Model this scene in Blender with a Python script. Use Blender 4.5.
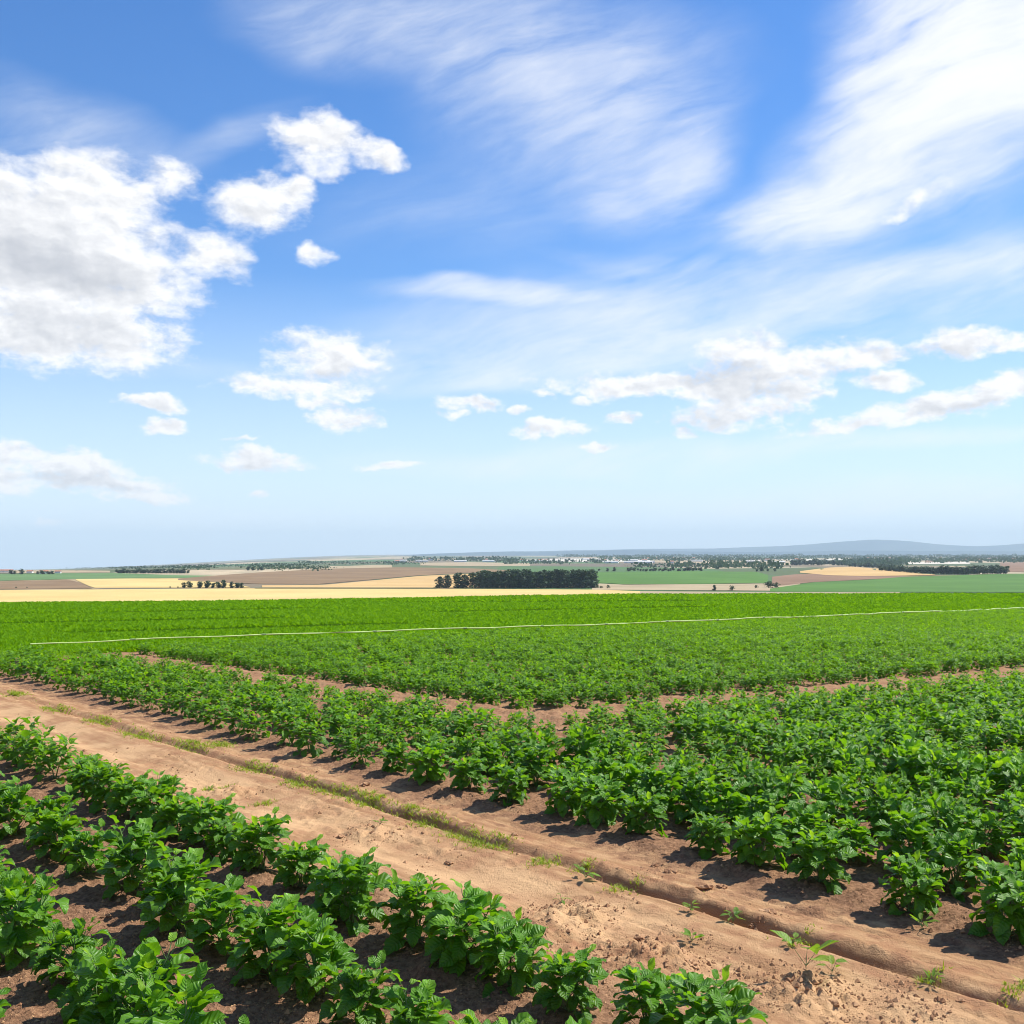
import bpy, math, random
import numpy as np
from mathutils import Vector, Matrix
PI = math.pi; R = math.radians
for o in list(bpy.data.objects): bpy.data.objects.remove(o)
S = bpy.context.scene; COL = S.collection
random.seed(7); RNG = np.random.default_rng(7)

# ------------------------------------------------------------------ camera, sky, sun
F = 1100.0; HZ = 553.0; CAMH = 1.70          # focal length in pixels, horizon row, eye height
cam = bpy.data.cameras.new('camera'); camo = bpy.data.objects.new('camera', cam); COL.objects.link(camo)
cam.sensor_fit = 'HORIZONTAL'; cam.sensor_width = 36.0; cam.lens = 36.0*F/1024.0
cam.shift_y = (HZ-512.0)/1024.0
camo.location = (0, 0, CAMH); camo.rotation_euler = (R(90), 0, 0)
cam.clip_start = 0.05; cam.clip_end = 90000
S.camera = camo
S.render.resolution_x = 1024; S.render.resolution_y = 1024
SUN_EL, SUN_AZ = R(52), R(66)                # azimuth from the view direction, towards the right
sun = bpy.data.lights.new('sun', 'SUN'); suno = bpy.data.objects.new('sun', sun); COL.objects.link(suno)
sun.energy = 4.9; sun.angle = R(0.5); sun.color = (1.0, 0.955, 0.88)
sd = Vector((math.sin(SUN_AZ)*math.cos(SUN_EL), math.cos(SUN_AZ)*math.cos(SUN_EL), math.sin(SUN_EL)))
suno.rotation_euler = sd.to_track_quat('Z', 'Y').to_euler()
S.view_settings.view_transform = 'Standard'; S.view_settings.look = 'None'
S.view_settings.exposure = 0.60; S.view_settings.gamma = 1.0
try: S.view_settings.use_curve_mapping = False
except Exception: pass
try:
    S.cycles.filter_width = 1.0; S.cycles.transparent_max_bounces = 8; S.cycles.max_bounces = 6; S.cycles.volume_bounces = 0
    S.cycles.diffuse_bounces = 3; S.cycles.glossy_bounces = 2; S.cycles.transmission_bounces = 3
except Exception: pass

class NT:
    """small helper round a node tree"""
    def __init__(s, nt): s.nt = nt; s.n = nt.nodes; s.l = nt.links
    def put(s, sock, v):
        if v is None: return
        if hasattr(v, 'links') or isinstance(v, bpy.types.NodeSocket): s.l.new(v, sock)
        else: sock.default_value = v
    def m(s, op, a, b=None, c=None, clamp=False):
        x = s.n.new('ShaderNodeMath'); x.operation = op; x.use_clamp = clamp
        for i, v in enumerate((a, b, c)): s.put(x.inputs[i], v)
        return x.outputs[0]
    def v(s, op, a, b=None, out=0):
        x = s.n.new('ShaderNodeVectorMath'); x.operation = op
        s.put(x.inputs[0], a)
        if b is not None: s.put(x.inputs[1], b)
        return x.outputs[out]
    def dot(s, a, b): return s.v('DOT_PRODUCT', a, b, 1)
    def ramp(s, x, lo, hi, a=0.0, b=1.0, smooth=True):
        r = s.n.new('ShaderNodeMapRange'); r.interpolation_type = 'SMOOTHSTEP' if smooth else 'LINEAR'
        s.put(r.inputs['Value'], x); s.put(r.inputs['From Min'], lo); s.put(r.inputs['From Max'], hi)
        s.put(r.inputs['To Min'], a); s.put(r.inputs['To Max'], b); return r.outputs[0]
    def noise(s, vec, scale, detail=4, rough=0.55, dist=0.0, lac=2.0, color=False):
        t = s.n.new('ShaderNodeTexNoise'); s.put(t.inputs['Vector'], vec)
        t.inputs['Scale'].default_value = scale; t.inputs['Detail'].default_value = detail
        t.inputs['Roughness'].default_value = rough; t.inputs['Distortion'].default_value = dist
        t.inputs['Lacunarity'].default_value = lac
        return t.outputs['Color' if color else 0]
    def mix(s, f, a, b, mode='MIX'):
        x = s.n.new('ShaderNodeMix'); x.data_type = 'RGBA'; x.blend_type = mode
        s.put(x.inputs[0], f); s.put(x.inputs[6], a); s.put(x.inputs[7], b); return x.outputs[2]
    def comb(s, x, y, z=0.0):
        c = s.n.new('ShaderNodeCombineXYZ')
        for i, v in enumerate((x, y, z)): s.put(c.inputs[i], v)
        return c.outputs[0]
    def sep(s, v):
        c = s.n.new('ShaderNodeSeparateXYZ'); s.put(c.inputs[0], v); return c.outputs

def c4(r, g, b): return (r, g, b, 1.0)

# sky: Nishita daylight with cirrus and cumulus placed by azimuth and elevation (in degrees)
def azel(px, py):
    x = (px-512)/F; z = (HZ-py)/F
    return math.degrees(math.atan2(x, 1)), math.degrees(math.atan2(z, math.hypot(1, x)))
world = bpy.data.worlds.new('World'); S.world = world; world.use_nodes = True
w = NT(world.node_tree); w.n.clear()
out = w.n.new('ShaderNodeOutputWorld'); bg = w.n.new('ShaderNodeBackground'); w.l.new(bg.outputs[0], out.inputs[0])
SKY_STR = 0.10
bg.inputs[1].default_value = SKY_STR
sky = w.n.new('ShaderNodeTexSky'); sky.sky_type = 'NISHITA'; sky.sun_disc = False
sky.sun_elevation = SUN_EL; sky.sun_rotation = SUN_AZ
sky.air_density = 1.0; sky.dust_density = 0.15; sky.ozone_density = 2.0
tc = w.n.new('ShaderNodeTexCoord'); D = tc.outputs['Generated']
X, Y, Z = w.sep(D)[:3]
AZ = w.m('MULTIPLY', w.m('ARCTAN2', X, Y), 180/PI)
EL = w.m('MULTIPLY', w.m('ARCSINE', Z), 180/PI)
P = w.comb(AZ, EL)
PXD = F*PI/180                                # pixels in a degree
def blobs(lst, coord, mode):
    acc = None
    for (px, py, rx, ry, rot, wt) in lst:
        a, e = azel(px, py)
        d = w.v('SUBTRACT', coord, (a, e, 0))
        if rot:
            vr = w.n.new('ShaderNodeVectorRotate'); vr.rotation_type = 'Z_AXIS'
            w.l.new(d, vr.inputs['Vector']); vr.inputs['Angle'].default_value = -R(rot); d = vr.outputs[0]
        d = w.v('MULTIPLY', d, (PXD/rx, PXD/ry, 0))
        q = w.dot(d, d)
        if mode == 'cum':
            f = w.m('SUBTRACT', wt, q)        # 1 - r^2
            if acc is None: acc = f
            else:
                sm = w.m('SMOOTH_MAX', acc, f, 0.35); acc = sm
        else:
            f = w.m('MAXIMUM', w.m('SUBTRACT', 1.0, w.m('MULTIPLY', q, .62)), 0.0); f = w.m('MULTIPLY', w.m('MULTIPLY', f, f), wt)
            acc = f if acc is None else w.m('ADD', acc, f)
    return acc
# cumulus
warp = w.noise(w.v('MULTIPLY', P, (1, 1.5, 0)), 0.55, 3, 0.5, color=True)
warp = w.v('MULTIPLY', w.v('SUBTRACT', warp, (.5, .5, .5)), (2.2, 1.3, 0))
PW = w.v('ADD', P, warp)
CUM = [(45,238,120,60,0,1.3),(-20,255,105,72,0,1.3),(85,195,78,40,0,1.1),(60,328,115,36,-3,1.2),(70,285,110,46,0,1.2),(130,352,48,14,-8,.9),(-10,310,90,50,0,1),
 (208,255,46,28,0,.9),(172,180,36,26,0,.72),(130,270,80,45,0,1),
 (318,142,50,34,0,1),(372,152,38,17,-8,1),(258,203,50,32,12,1),(292,190,30,20,0,.9),(315,257,20,13,0,.9),
 (330,357,64,28,0,1),(300,388,88,12,-2,.95),(345,420,40,14,0,.95),(322,404,30,8,0,.8),(148,403,34,8,0,1),(163,425,24,10,0,1),
 (45,460,85,14,-6,1),(90,480,90,16,-6,.95),(-10,480,50,20,0,1),(135,495,60,10,-6,.9),(256,462,56,11,0,1),(250,455,30,12,0,.9),(470,404,36,9,0,.9),(455,414,20,7,0,.8),(547,429,52,9,4,.95),
 (622,418,22,7,0,.95),(392,464,36,6,0,.9),(580,400,20,6,0,.8),(520,412,16,5,0,.7),(600,446,26,5,0,.7),(257,494,12,4,0,.8),(685,435,17,7,0,.85),(542,394,14,6,0,.75),(48,524,22,5,0,.6),(240,437,20,4,0,.6),
 (745,352,50,22,0,1),(790,365,100,24,4,1),(672,388,135,14,-2,1.15),(740,410,70,20,0,.95),(760,385,80,22,0,1),(865,355,45,16,6,1),
 (885,383,36,11,0,.9),(965,342,48,17,0,1),(1012,342,40,9,0,.9),(950,405,110,15,8,1),(1010,388,50,16,8,1),(850,425,76,8,4,.85),
 (925,198,34,14,25,.62),(905,212,36,8,10,.6)]
C = blobs(CUM, PW, 'cum')
PN = w.v('MULTIPLY', w.v('ADD', P, w.v('MULTIPLY', warp, (.3, .3, 0))), (0.8, 1.35, 0))
n1 = w.noise(PN, 0.62, 9, 0.57)
n2 = w.noise(w.v('ADD', PN, (0.22, 0.40, 0.0)), 0.62, 7, 0.55)
den = w.m('ADD', C, w.m('MULTIPLY', w.m('SUBTRACT', n1, 0.5), 2.35))
n3 = w.noise(PN, 2.1, 5, 0.6)
den = w.m('ADD', den, w.m('MULTIPLY', w.m('SUBTRACT', n3, 0.48), w.ramp(EL, 15, 7, .35, 1.7)))
den = w.m('SUBTRACT', den, 0.02)
alpha = w.ramp(den, -0.16, 0.95)
front = w.ramp(Y, 0.0, 0.3)
# elsewhere in the sky: scattered clouds of the same kind, so the other directions are not empty
rest = w.noise(w.v('MULTIPLY', D, (1, 1, 2.5)), 3.0, 7, 0.58)
alpha_r = w.m('MULTIPLY', w.ramp(rest, 0.54, 0.66), w.m('SUBTRACT', 1.0, w.ramp(Y, 0.45, 0.75)))
alpha = w.m('MAXIMUM', w.m('MULTIPLY', alpha, front), alpha_r)
# grey shade painted into the clouds at hand-placed spots
CLOUD_SHADE = [(40,262,110,24,-4,.9),(60,330,90,26,0,.42),(20,215,70,30,0,.22),(200,215,26,16,0,.18),(330,375,50,12,0,.25),(720,374,52,16,0,.75),(770,392,60,12,0,.55),
       (700,420,60,12,0,.5),(905,350,30,9,0,.3),(950,350,30,8,0,.5),(940,412,60,6,6,.4),(60,478,80,7,-6,.45),(256,468,40,6,0,.3),(100,290,60,12,0,.3),(840,370,50,8,0,.3),(350,427,30,6,0,.25),(260,215,30,10,0,.1)]
T = blobs(CLOUD_SHADE, PW, 'cir')
relief = w.m('MULTIPLY', w.m('SUBTRACT', n2, n1), 1.9)  # sunward noise offset paints lit and shaded sides of the clouds
shade = w.m('ADD', w.m('MULTIPLY', T, 0.85), relief)
shade = w.m('ADD', shade, w.m('MULTIPLY', w.ramp(den, 0.5, 1.5), 0.16))
shade = w.m('MULTIPLY', w.m('SUBTRACT', 1.0, w.m('EXPONENT', w.m('MULTIPLY', w.m('MAXIMUM', shade, 0.0), -1.25))), 0.95)
KC = 7.0
cumcol = w.mix(shade, c4(KC*1.02, KC*1.02, KC*1.03), c4(KC*0.40, KC*0.43, KC*0.50))
# cirrus
wc = w.noise(w.v('MULTIPLY', P, (.5, 1, 0)), 0.16, 3, 0.5, color=True)
wc = w.v('MULTIPLY', w.v('SUBTRACT', wc, (.5, .5, .5)), (6, 3.5, 0))
PC = w.v('ADD', P, wc)
CIR = [(350,25,130,42,-8,.6),(520,60,190,75,-28,.42),(610,140,130,75,-35,.45),(655,190,70,26,25,.55),(560,110,150,100,0,.30),(640,60,120,60,0,.2),(700,140,60,40,45,.35),
 (965,60,120,95,35,2.0),(1010,10,150,90,0,2.2),(880,150,150,62,30,1.1),(800,205,100,34,8,1.1),(960,150,130,70,15,.6),(700,215,60,12,0,.3),
 (480,296,120,12,0,1.1),(560,372,190,14,7,.6),(700,330,160,14,6,.5),(560,330,280,50,7,.62),(480,362,150,22,5,.5),(700,300,240,60,5,.42),(880,305,240,50,5,.35),
 (90,120,110,30,-14,.42),(40,140,90,30,0,.3),(240,130,70,16,30,.25),(660,263,110,12,-4,.4),(970,255,130,28,5,.6),(940,280,180,30,2,.35),
 (620,460,260,16,2,.8),(900,440,190,10,4,.6),(980,500,260,22,0,.35),(700,500,300,20,0,.22),(250,380,220,12,0,.18),(450,230,160,40,0,.12),(420,190,120,40,0,.1),(200,520,400,20,0,.15)]
CM = blobs(CIR, PC, 'cir')
rot = w.n.new('ShaderNodeVectorRotate'); rot.rotation_type = 'Z_AXIS'; rot.inputs['Angle'].default_value = -R(14)
w.l.new(w.v('ADD', P, w.v('MULTIPLY', wc, (.7, .7, 0))), rot.inputs['Vector'])
st = w.noise(w.v('MULTIPLY', rot.outputs[0], (0.20, .85, 0)), 0.62, 10, 0.60, 0.25)
st2 = w.noise(w.v('MULTIPLY', rot.outputs[0], (0.5, 1.0, 0)), 0.35, 4, 0.5)
fib = w.noise(w.v('MULTIPLY', rot.outputs[0], (0.55, 3.2, 0)), 1.1, 8, 0.62, 0.4)
cirn = w.m('MULTIPLY', w.ramp(st, 0.24, 0.86, smooth=False), w.ramp(st2, 0.25, 0.7, .55, 1.25, smooth=False))
cir = w.m('MULTIPLY', w.m('MULTIPLY', CM, cirn), 1.75)
cir = w.m('MULTIPLY', w.m('SUBTRACT', 1.0, w.m('EXPONENT', w.m('MULTIPLY', w.m('MULTIPLY', cir, w.ramp(fib, .2, .8, .78, 1.22, smooth=False)), -1.0))), front)
cir_r = w.m('MULTIPLY', w.ramp(w.noise(w.v('MULTIPLY', D, (1, 3, 2)), 1.6, 8, 0.62, 0.5), 0.5, 0.9), w.m('SUBTRACT', 1.0, w.ramp(Y, 0.5, 0.8)))
cir = w.m('MAXIMUM', cir, w.m('MULTIPLY', cir_r, .7))
hs = w.n.new('ShaderNodeHueSaturation'); hs.inputs['Saturation'].default_value = 1.28; w.l.new(sky.outputs[0], hs.inputs['Color'])
base = w.mix(1.0, hs.outputs[0], c4(.86, .94, 1.12), 'MULTIPLY')
base = w.mix(w.ramp(EL, 14.0, -1.0, 0.0, .95, smooth=False), base, c4(5.5, 6.6, 7.9))
c = w.mix(cir, base, c4(KC*.98, KC*1.0, KC*1.03))
c = w.mix(w.m('MULTIPLY', alpha, w.ramp(EL, -0.2, 2.0)), c, cumcol)
w.l.new(c, bg.inputs[0])

# ------------------------------------------------------------------ lie of the land
def hash2(i, j, seed):
    n = (i.astype(np.int64)*374761393 + j.astype(np.int64)*668265263 + seed*974711) & 0x7fffffff
    n = ((n ^ (n >> 13))*1274126177) & 0x7fffffff
    return ((n ^ (n >> 16)) & 0xffff)/65535.0
def vnoise(x, y, seed=0):
    x = np.asarray(x, float); y = np.asarray(y, float)
    i = np.floor(x); j = np.floor(y); fx = x-i; fy = y-j
    fx = fx*fx*fx*(fx*(fx*6-15)+10); fy = fy*fy*fy*(fy*(fy*6-15)+10)
    a = hash2(i, j, seed); b = hash2(i+1, j, seed); c_ = hash2(i, j+1, seed); d = hash2(i+1, j+1, seed)
    return (a*(1-fx)+b*fx)*(1-fy) + (c_*(1-fx)+d*fx)*fy - 0.5
def fbm(x, y, seed=0, o=4, g=0.5):
    t = 0; a = 1.0
    for k in range(o):
        t = t + a*vnoise(x*2**k + 17.3*k, y*2**k - 9.1*k, seed+k); a *= g
    return t
def sstep(a, b, x):
    t = np.clip((x-a)/(b-a), 0, 1); return t*t*(3-2*t)
GY = [0, 10, 12.5, 20, 30, 55, 85, 140, 400]; GZ = [0, 0, .01, .12, .48, 1.30, 2.16, 3.26, 8.5]
def terrain(x, y):
    x = np.asarray(x, float); y = np.asarray(y, float)
    a = np.clip(x/np.maximum(y, 1.0), -1.2, 1.2)
    yc = np.interp(a, [-1.2, -.465, -.24, -.065, .08, .465, 1.2], [72, 80, 88, 100, 116, 122, 125])
    yy = np.minimum(y, yc)
    near = -np.interp(yy, GY, GZ) - 0.078*np.maximum(y-yc, 0)
    plain = (-30 + 6*np.exp(-((x-560)**2/(260**2)+(y-1750)**2/(330**2))) + 7*np.exp(-((x+260)**2/(420**2)+(y-2050)**2/(420**2)))
             - 0.0150*np.maximum(y-1900, 0)*sstep(-.10, -.46, a) + 1.6*vnoise(x/700, y/900, 3)*sstep(1000, 2500, y))
    d = np.clip((near-plain)/6.0+.5, 0, 1)
    return plain*(1-d) + near*d - 3.0*d*(1-d)*(-1)*0.5
def hit(px, py, h=0.0, dmin=3.0):
    """where the line of sight of a photo position meets the land raised by h"""
    ax = (px-512)/F; az_ = (HZ-py)/F
    t = dmin*np.exp(np.linspace(0, math.log(30000/dmin), 6000))
    f = CAMH+az_*t - (terrain(ax*t, t)+h)
    k = np.nonzero((f[:-1] > 0) & (f[1:] <= 0))[0]
    if len(k) == 0: return None
    k = k[0]; s = f[k]/(f[k]-f[k+1]); tt = t[k]+s*(t[k+1]-t[k])
    return float(ax*tt), float(tt)
N2 = (0.753, 0.658); U2 = (-0.658, 0.753)     # across the rows, along the rows
def pq(x, y): return x*N2[0]+y*N2[1], x*U2[0]+y*U2[1]
def xy(p, q): return p*N2[0]+q*U2[0], p*N2[1]+q*U2[1]
LA = hit(30, 645, .25); LB = hit(1024, 608, .25)      # pale irrigation pipe from LA to LB
ld = np.array(LB)-np.array(LA); ld /= np.linalg.norm(ld); LN = np.array([-ld[1], ld[0]])
LC = float(LN @ np.array(LA))
def beyond(x, y): return x*LN[0]+y*LN[1]-LC           # >0: past the pipe
ROWS_L = [2.80, 2.14, 1.50, 0.88, 0.28, -0.32]
MOUNDS = []
for (px, py, r, h) in [(802, 992, .17, .055), (575, 912, .15, .04), (660, 955, .16, .04), (540, 930, .12, .02), (372, 832, .16, .03), (455, 800, .14, .015), (230, 790, .14, .03), (765, 925, .06, .01), (905, 1010, .12, .015), (640, 968, .1, .02)]:
    MOUNDS.append((*hit(px, py), r, h))
def rut(q): return 4.17 + 0.05*np.asarray(vnoise(q*0.6, q*0+3.1, 5)) + 0.025*np.asarray(vnoise(q*2.3, q*0+8.1, 6))
def micro(x, y):
    x = np.asarray(x, float); y = np.asarray(y, float)
    p, q = pq(x, y)
    fade = 1-sstep(16, 34, np.hypot(x, y))
    pe = p + .12*vnoise(q*1.1, p*1.1, 31)
    lane = sstep(3.08, 3.25, pe)*(1-sstep(4.55, 4.75, pe))
    bed = 1-lane
    z = 0.010*fbm(x/.6, y/.6, 11, 3)
    # crumbly bed soil
    c1 = fbm(x/.16, y/.16, 21, 4, .6); c2 = np.abs(fbm(x/.07, y/.07, 25, 3, .6))
    z = z + bed*(0.030*c1 + 0.016*c2)
    for r in ROWS_L[:5]: z = z + .030*np.exp(-((p-r)/.16)**2)*(p < 3.3)
    for k in range(8): z = z + .028*np.exp(-((p-(4.87+.57*k))/.16)**2)
    # washed lane
    z = z + lane*(0.009*fbm(p/.05, q/.5, 41, 4, .6) + 0.010*fbm(p/.22, q/.5, 45, 3) + 0.008*fbm(x/.05, y/.05, 49, 3, .6)*(.35+1.6*sstep(-.1, .35, fbm(x/.4, y/.4, 53, 3)))) - lane*.012*sstep(.30, .42, vnoise(p/.055+.8*vnoise(q/.3, p/.3, 58), q/.33, 57))
    z = z - lane*0.035*np.exp(-((p-3.68-.06*vnoise(q*.7, q*0, 9))/.2)**2)
    rc = rut(q); dep = .55+.9*(vnoise(q*.9, q*0+2, 14)+.5)
    z = z - 0.055*dep*np.exp(-((p-rc)/.026)**2) + 0.026*np.exp(-((p-rc-.09)/.055)**2)*(1+.6*fbm(x/.08, y/.08, 81, 3, .6))*(1+.8*vnoise(q/.5, q*0, 83))
    z = z - .014*np.exp(-((p-rc-.33-.05*vnoise(q*.8, q*0, 77))/.022)**2)*sstep(-.1, .3, vnoise(q*1.3, q*0+5, 66))
    for (mx, my, r, h) in MOUNDS:
        e = np.exp(-(((x-mx)**2+(y-my)**2)/r**2)); z = z + h*e*(1.2+2.2*np.abs(fbm(x/.10, y/.10, 61, 4, .6))) - h*.3*np.exp(-(((x-mx)**2+(y-my)**2)/(1.7*r)**2))
    return z*fade
def ground(x, y): return terrain(x, y)+micro(x, y)

# ------------------------------------------------------------------ helpers for objects
def mat(name):
    m = bpy.data.materials.new(name); m.use_nodes = True; t = NT(m.node_tree); t.n.clear()
    o = t.n.new('ShaderNodeOutputMaterial'); return m, t, o
def mesh_np(name, V, Fq, mt, parent=None, smooth=True, uv=None, attr=None, loc=None):
    me = bpy.data.meshes.new(name); V = np.asarray(V, np.float32); Fq = np.asarray(Fq, np.int32); k = Fq.shape[1]
    me.vertices.add(len(V)); me.vertices.foreach_set('co', V.ravel())
    me.loops.add(Fq.size); me.loops.foreach_set('vertex_index', Fq.ravel())
    me.polygons.add(len(Fq)); me.polygons.foreach_set('loop_start', np.arange(0, Fq.size, k, dtype=np.int32))
    me.polygons.foreach_set('loop_total', np.full(len(Fq), k, np.int32))
    me.polygons.foreach_set('use_smooth', np.full(len(Fq), smooth))
    me.update(calc_edges=True)
    if uv is not None:
        l = me.uv_layers.new(name='UVMap'); l.data.foreach_set('uv', np.asarray(uv, np.float32)[Fq.ravel()].ravel())
    if attr is not None:
        a = me.attributes.new('tone', 'FLOAT', 'POINT'); a.data.foreach_set('value', np.asarray(attr, np.float32))
    me.materials.append(mt)
    o = bpy.data.objects.new(name, me); COL.objects.link(o)
    if parent: o.parent = parent
    if loc is not None: o.location = loc
    return o
def tag(o, label=None, cat=None, group=None, kind=None):
    if label: o['label'] = label
    if cat: o['category'] = cat
    if group: o['group'] = group
    if kind: o['kind'] = kind
    return o
def empty(name, loc, rz=0, s=1.0):
    o = bpy.data.objects.new(name, None); o.empty_display_size = .1; COL.objects.link(o)
    o.location = loc; o.rotation_euler = (0, 0, rz); o.scale = (s, s, s); return o
def copy_tree(o, parent=None):
    c_ = o.copy(); COL.objects.link(c_); c_.parent = parent
    for ch in o.children: copy_tree(ch, c_)
    return c_
def tube(pts, rads, n=6):
    """rings along a polyline -> verts, quads"""
    V = []; Q = []
    pts = [Vector(p) for p in pts]
    for i, p in enumerate(pts):
        t = (pts[min(i+1, len(pts)-1)]-pts[max(i-1, 0)]).normalized()
        a = t.orthogonal().normalized() if abs(t.z) < .99 else Vector((1, 0, 0)); b = t.cross(a).normalized()
        for k in range(n):
            an = 2*PI*k/n; V.append(p+(a*math.cos(an)+b*math.sin(an))*rads[i])
    for i in range(len(pts)-1):
        for k in range(n):
            Q.append((i*n+k, i*n+(k+1) % n, (i+1)*n+(k+1) % n, (i+1)*n+k))
    return [tuple(v) for v in V], Q
def merge(parts):
    V = []; Q = []
    for v, q in parts:
        b = len(V); V += v; Q += [tuple(i+b for i in f) for f in q]
    return V, Q

# ------------------------------------------------------------------ materials
def leaf_material(name, a, b, young, rough=.42, vein=True, trans=.40, spec=.36):
    m, t, o = mat(name)
    at = t.n.new('ShaderNodeAttribute'); at.attribute_name = 'tone'; tone = at.outputs['Fac']
    oi = t.n.new('ShaderNodeObjectInfo'); rnd = oi.outputs['Random']
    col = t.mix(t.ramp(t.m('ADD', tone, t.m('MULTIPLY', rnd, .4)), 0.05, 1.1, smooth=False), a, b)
    col = t.mix(t.ramp(tone, .80, 1.0), col, young)
    col = t.mix(t.ramp(tone, -.1, -.5), col, c4(a[0]*.5, a[1]*.55, a[2]))
    geo = t.n.new('ShaderNodeNewGeometry')
    nz = t.noise(geo.outputs['Position'], 45, 2)
    col = t.mix(t.ramp(nz, .3, .75, 0, .35), col, a)
    h = None
    if vein:
        uv = t.n.new('ShaderNodeUVMap'); u, v = t.sep(uv.outputs[0])[:2]
        au = t.m('ABSOLUTE', u)
        ph = t.m('SINE', t.m('MULTIPLY', t.m('SUBTRACT', t.m('MULTIPLY', v, 1.0), t.m('MULTIPLY', au, .22)), 46.0))
        side = t.m('MULTIPLY', t.ramp(ph, .82, 1.0), t.ramp(au, 1.0, .6))
        mid = t.ramp(au, .10, .02)
        vn = t.m('MAXIMUM', side, mid)
        col = t.mix(t.m('MULTIPLY', vn, .45), col, c4(.16, .30, .07))
        h = t.m('ADD', t.m('MULTIPLY', t.m('SINE', t.m('MULTIPLY', t.m('SUBTRACT', v, t.m('MULTIPLY', au, .22)), 46.0)), -.5), t.m('MULTIPLY', mid, -1.2))
    p = t.n.new('ShaderNodeBsdfPrincipled'); t.l.new(col, p.inputs['Base Color'])
    p.inputs['Roughness'].default_value = rough; p.inputs['Specular IOR Level'].default_value = spec
    if h is not None:
        bp = t.n.new('ShaderNodeBump'); bp.inputs['Strength'].default_value = .9; bp.inputs['Distance'].default_value = .0024
        t.l.new(h, bp.inputs['Height']); t.l.new(bp.outputs[0], p.inputs['Normal'])
    tr = t.n.new('ShaderNodeBsdfTranslucent')
    tcol = t.mix(1.0, col, c4(2.0, 1.75, .5), 'MULTIPLY'); t.l.new(tcol, tr.inputs[0])
    ms = t.n.new('ShaderNodeMixShader'); ms.inputs[0].default_value = trans
    t.l.new(p.outputs[0], ms.inputs[1]); t.l.new(tr.outputs[0], ms.inputs[2]); t.l.new(ms.outputs[0], o.inputs[0])
    return m
M_LEAF = leaf_material('crop_leaf', c4(.056, .160, .009), c4(.140, .335, .012), c4(.25, .46, .03))
M_FAR = leaf_material('far_crop_leaf', c4(.064, .165, .008), c4(.135, .305, .011), c4(.22, .42, .02), rough=.65, vein=False, trans=.42, spec=.15)
M_WEED = leaf_material('weed_leaf', c4(.09, .20, .02), c4(.17, .32, .03), c4(.24, .38, .05))
M_GRASS = leaf_material('grass_blade', c4(.17, .26, .025), c4(.30, .38, .05), c4(.40, .40, .09), rough=.6, vein=False)
M_CEREAL = leaf_material('young_cereal', c4(.115, .255, .005), c4(.155, .325, .007), c4(.18, .37, .012), rough=.7, vein=False, trans=.42, spec=.1)
M_TREE = leaf_material('tree_foliage', c4(.028, .062, .022), c4(.055, .110, .032), c4(.075, .14, .04), rough=.65, vein=False, trans=.12)
def plain_mat(name, a, b, scale, rough=.8, bump=0.0, detail=4):
    m, t, o = mat(name); g = t.n.new('ShaderNodeNewGeometry')
    n = t.noise(g.outputs['Position'], scale, detail)
    col = t.mix(t.ramp(n, .3, .7), a, b)
    p = t.n.new('ShaderNodeBsdfPrincipled'); t.l.new(col, p.inputs['Base Color']); p.inputs['Roughness'].default_value = rough
    p.inputs['Specular IOR Level'].default_value = .25
    if bump:
        bp = t.n.new('ShaderNodeBump'); bp.inputs['Distance'].default_value = bump; t.l.new(n, bp.inputs['Height']); t.l.new(bp.outputs[0], p.inputs['Normal'])
    t.l.new(p.outputs[0], o.inputs[0]); return m
M_STEM = plain_mat('crop_stem', c4(.10, .19, .05), c4(.20, .26, .10), 30, .5)
M_BARK = plain_mat('bark', c4(.06, .045, .035), c4(.12, .09, .07), 2, .9)
M_CLOD = plain_mat('clod', c4(.25, .125, .062), c4(.46, .27, .14), 14, .95, .006)
M_WALL = plain_mat('render_wall', c4(.62, .60, .56), c4(.74, .72, .68), .3)
M_ROOF = plain_mat('clay_roof', c4(.36, .14, .08), c4(.46, .20, .12), .6)
M_PIPE = plain_mat('pale_pipe', c4(.34, .46, .12), c4(.46, .54, .20), 3, .5)

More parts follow.
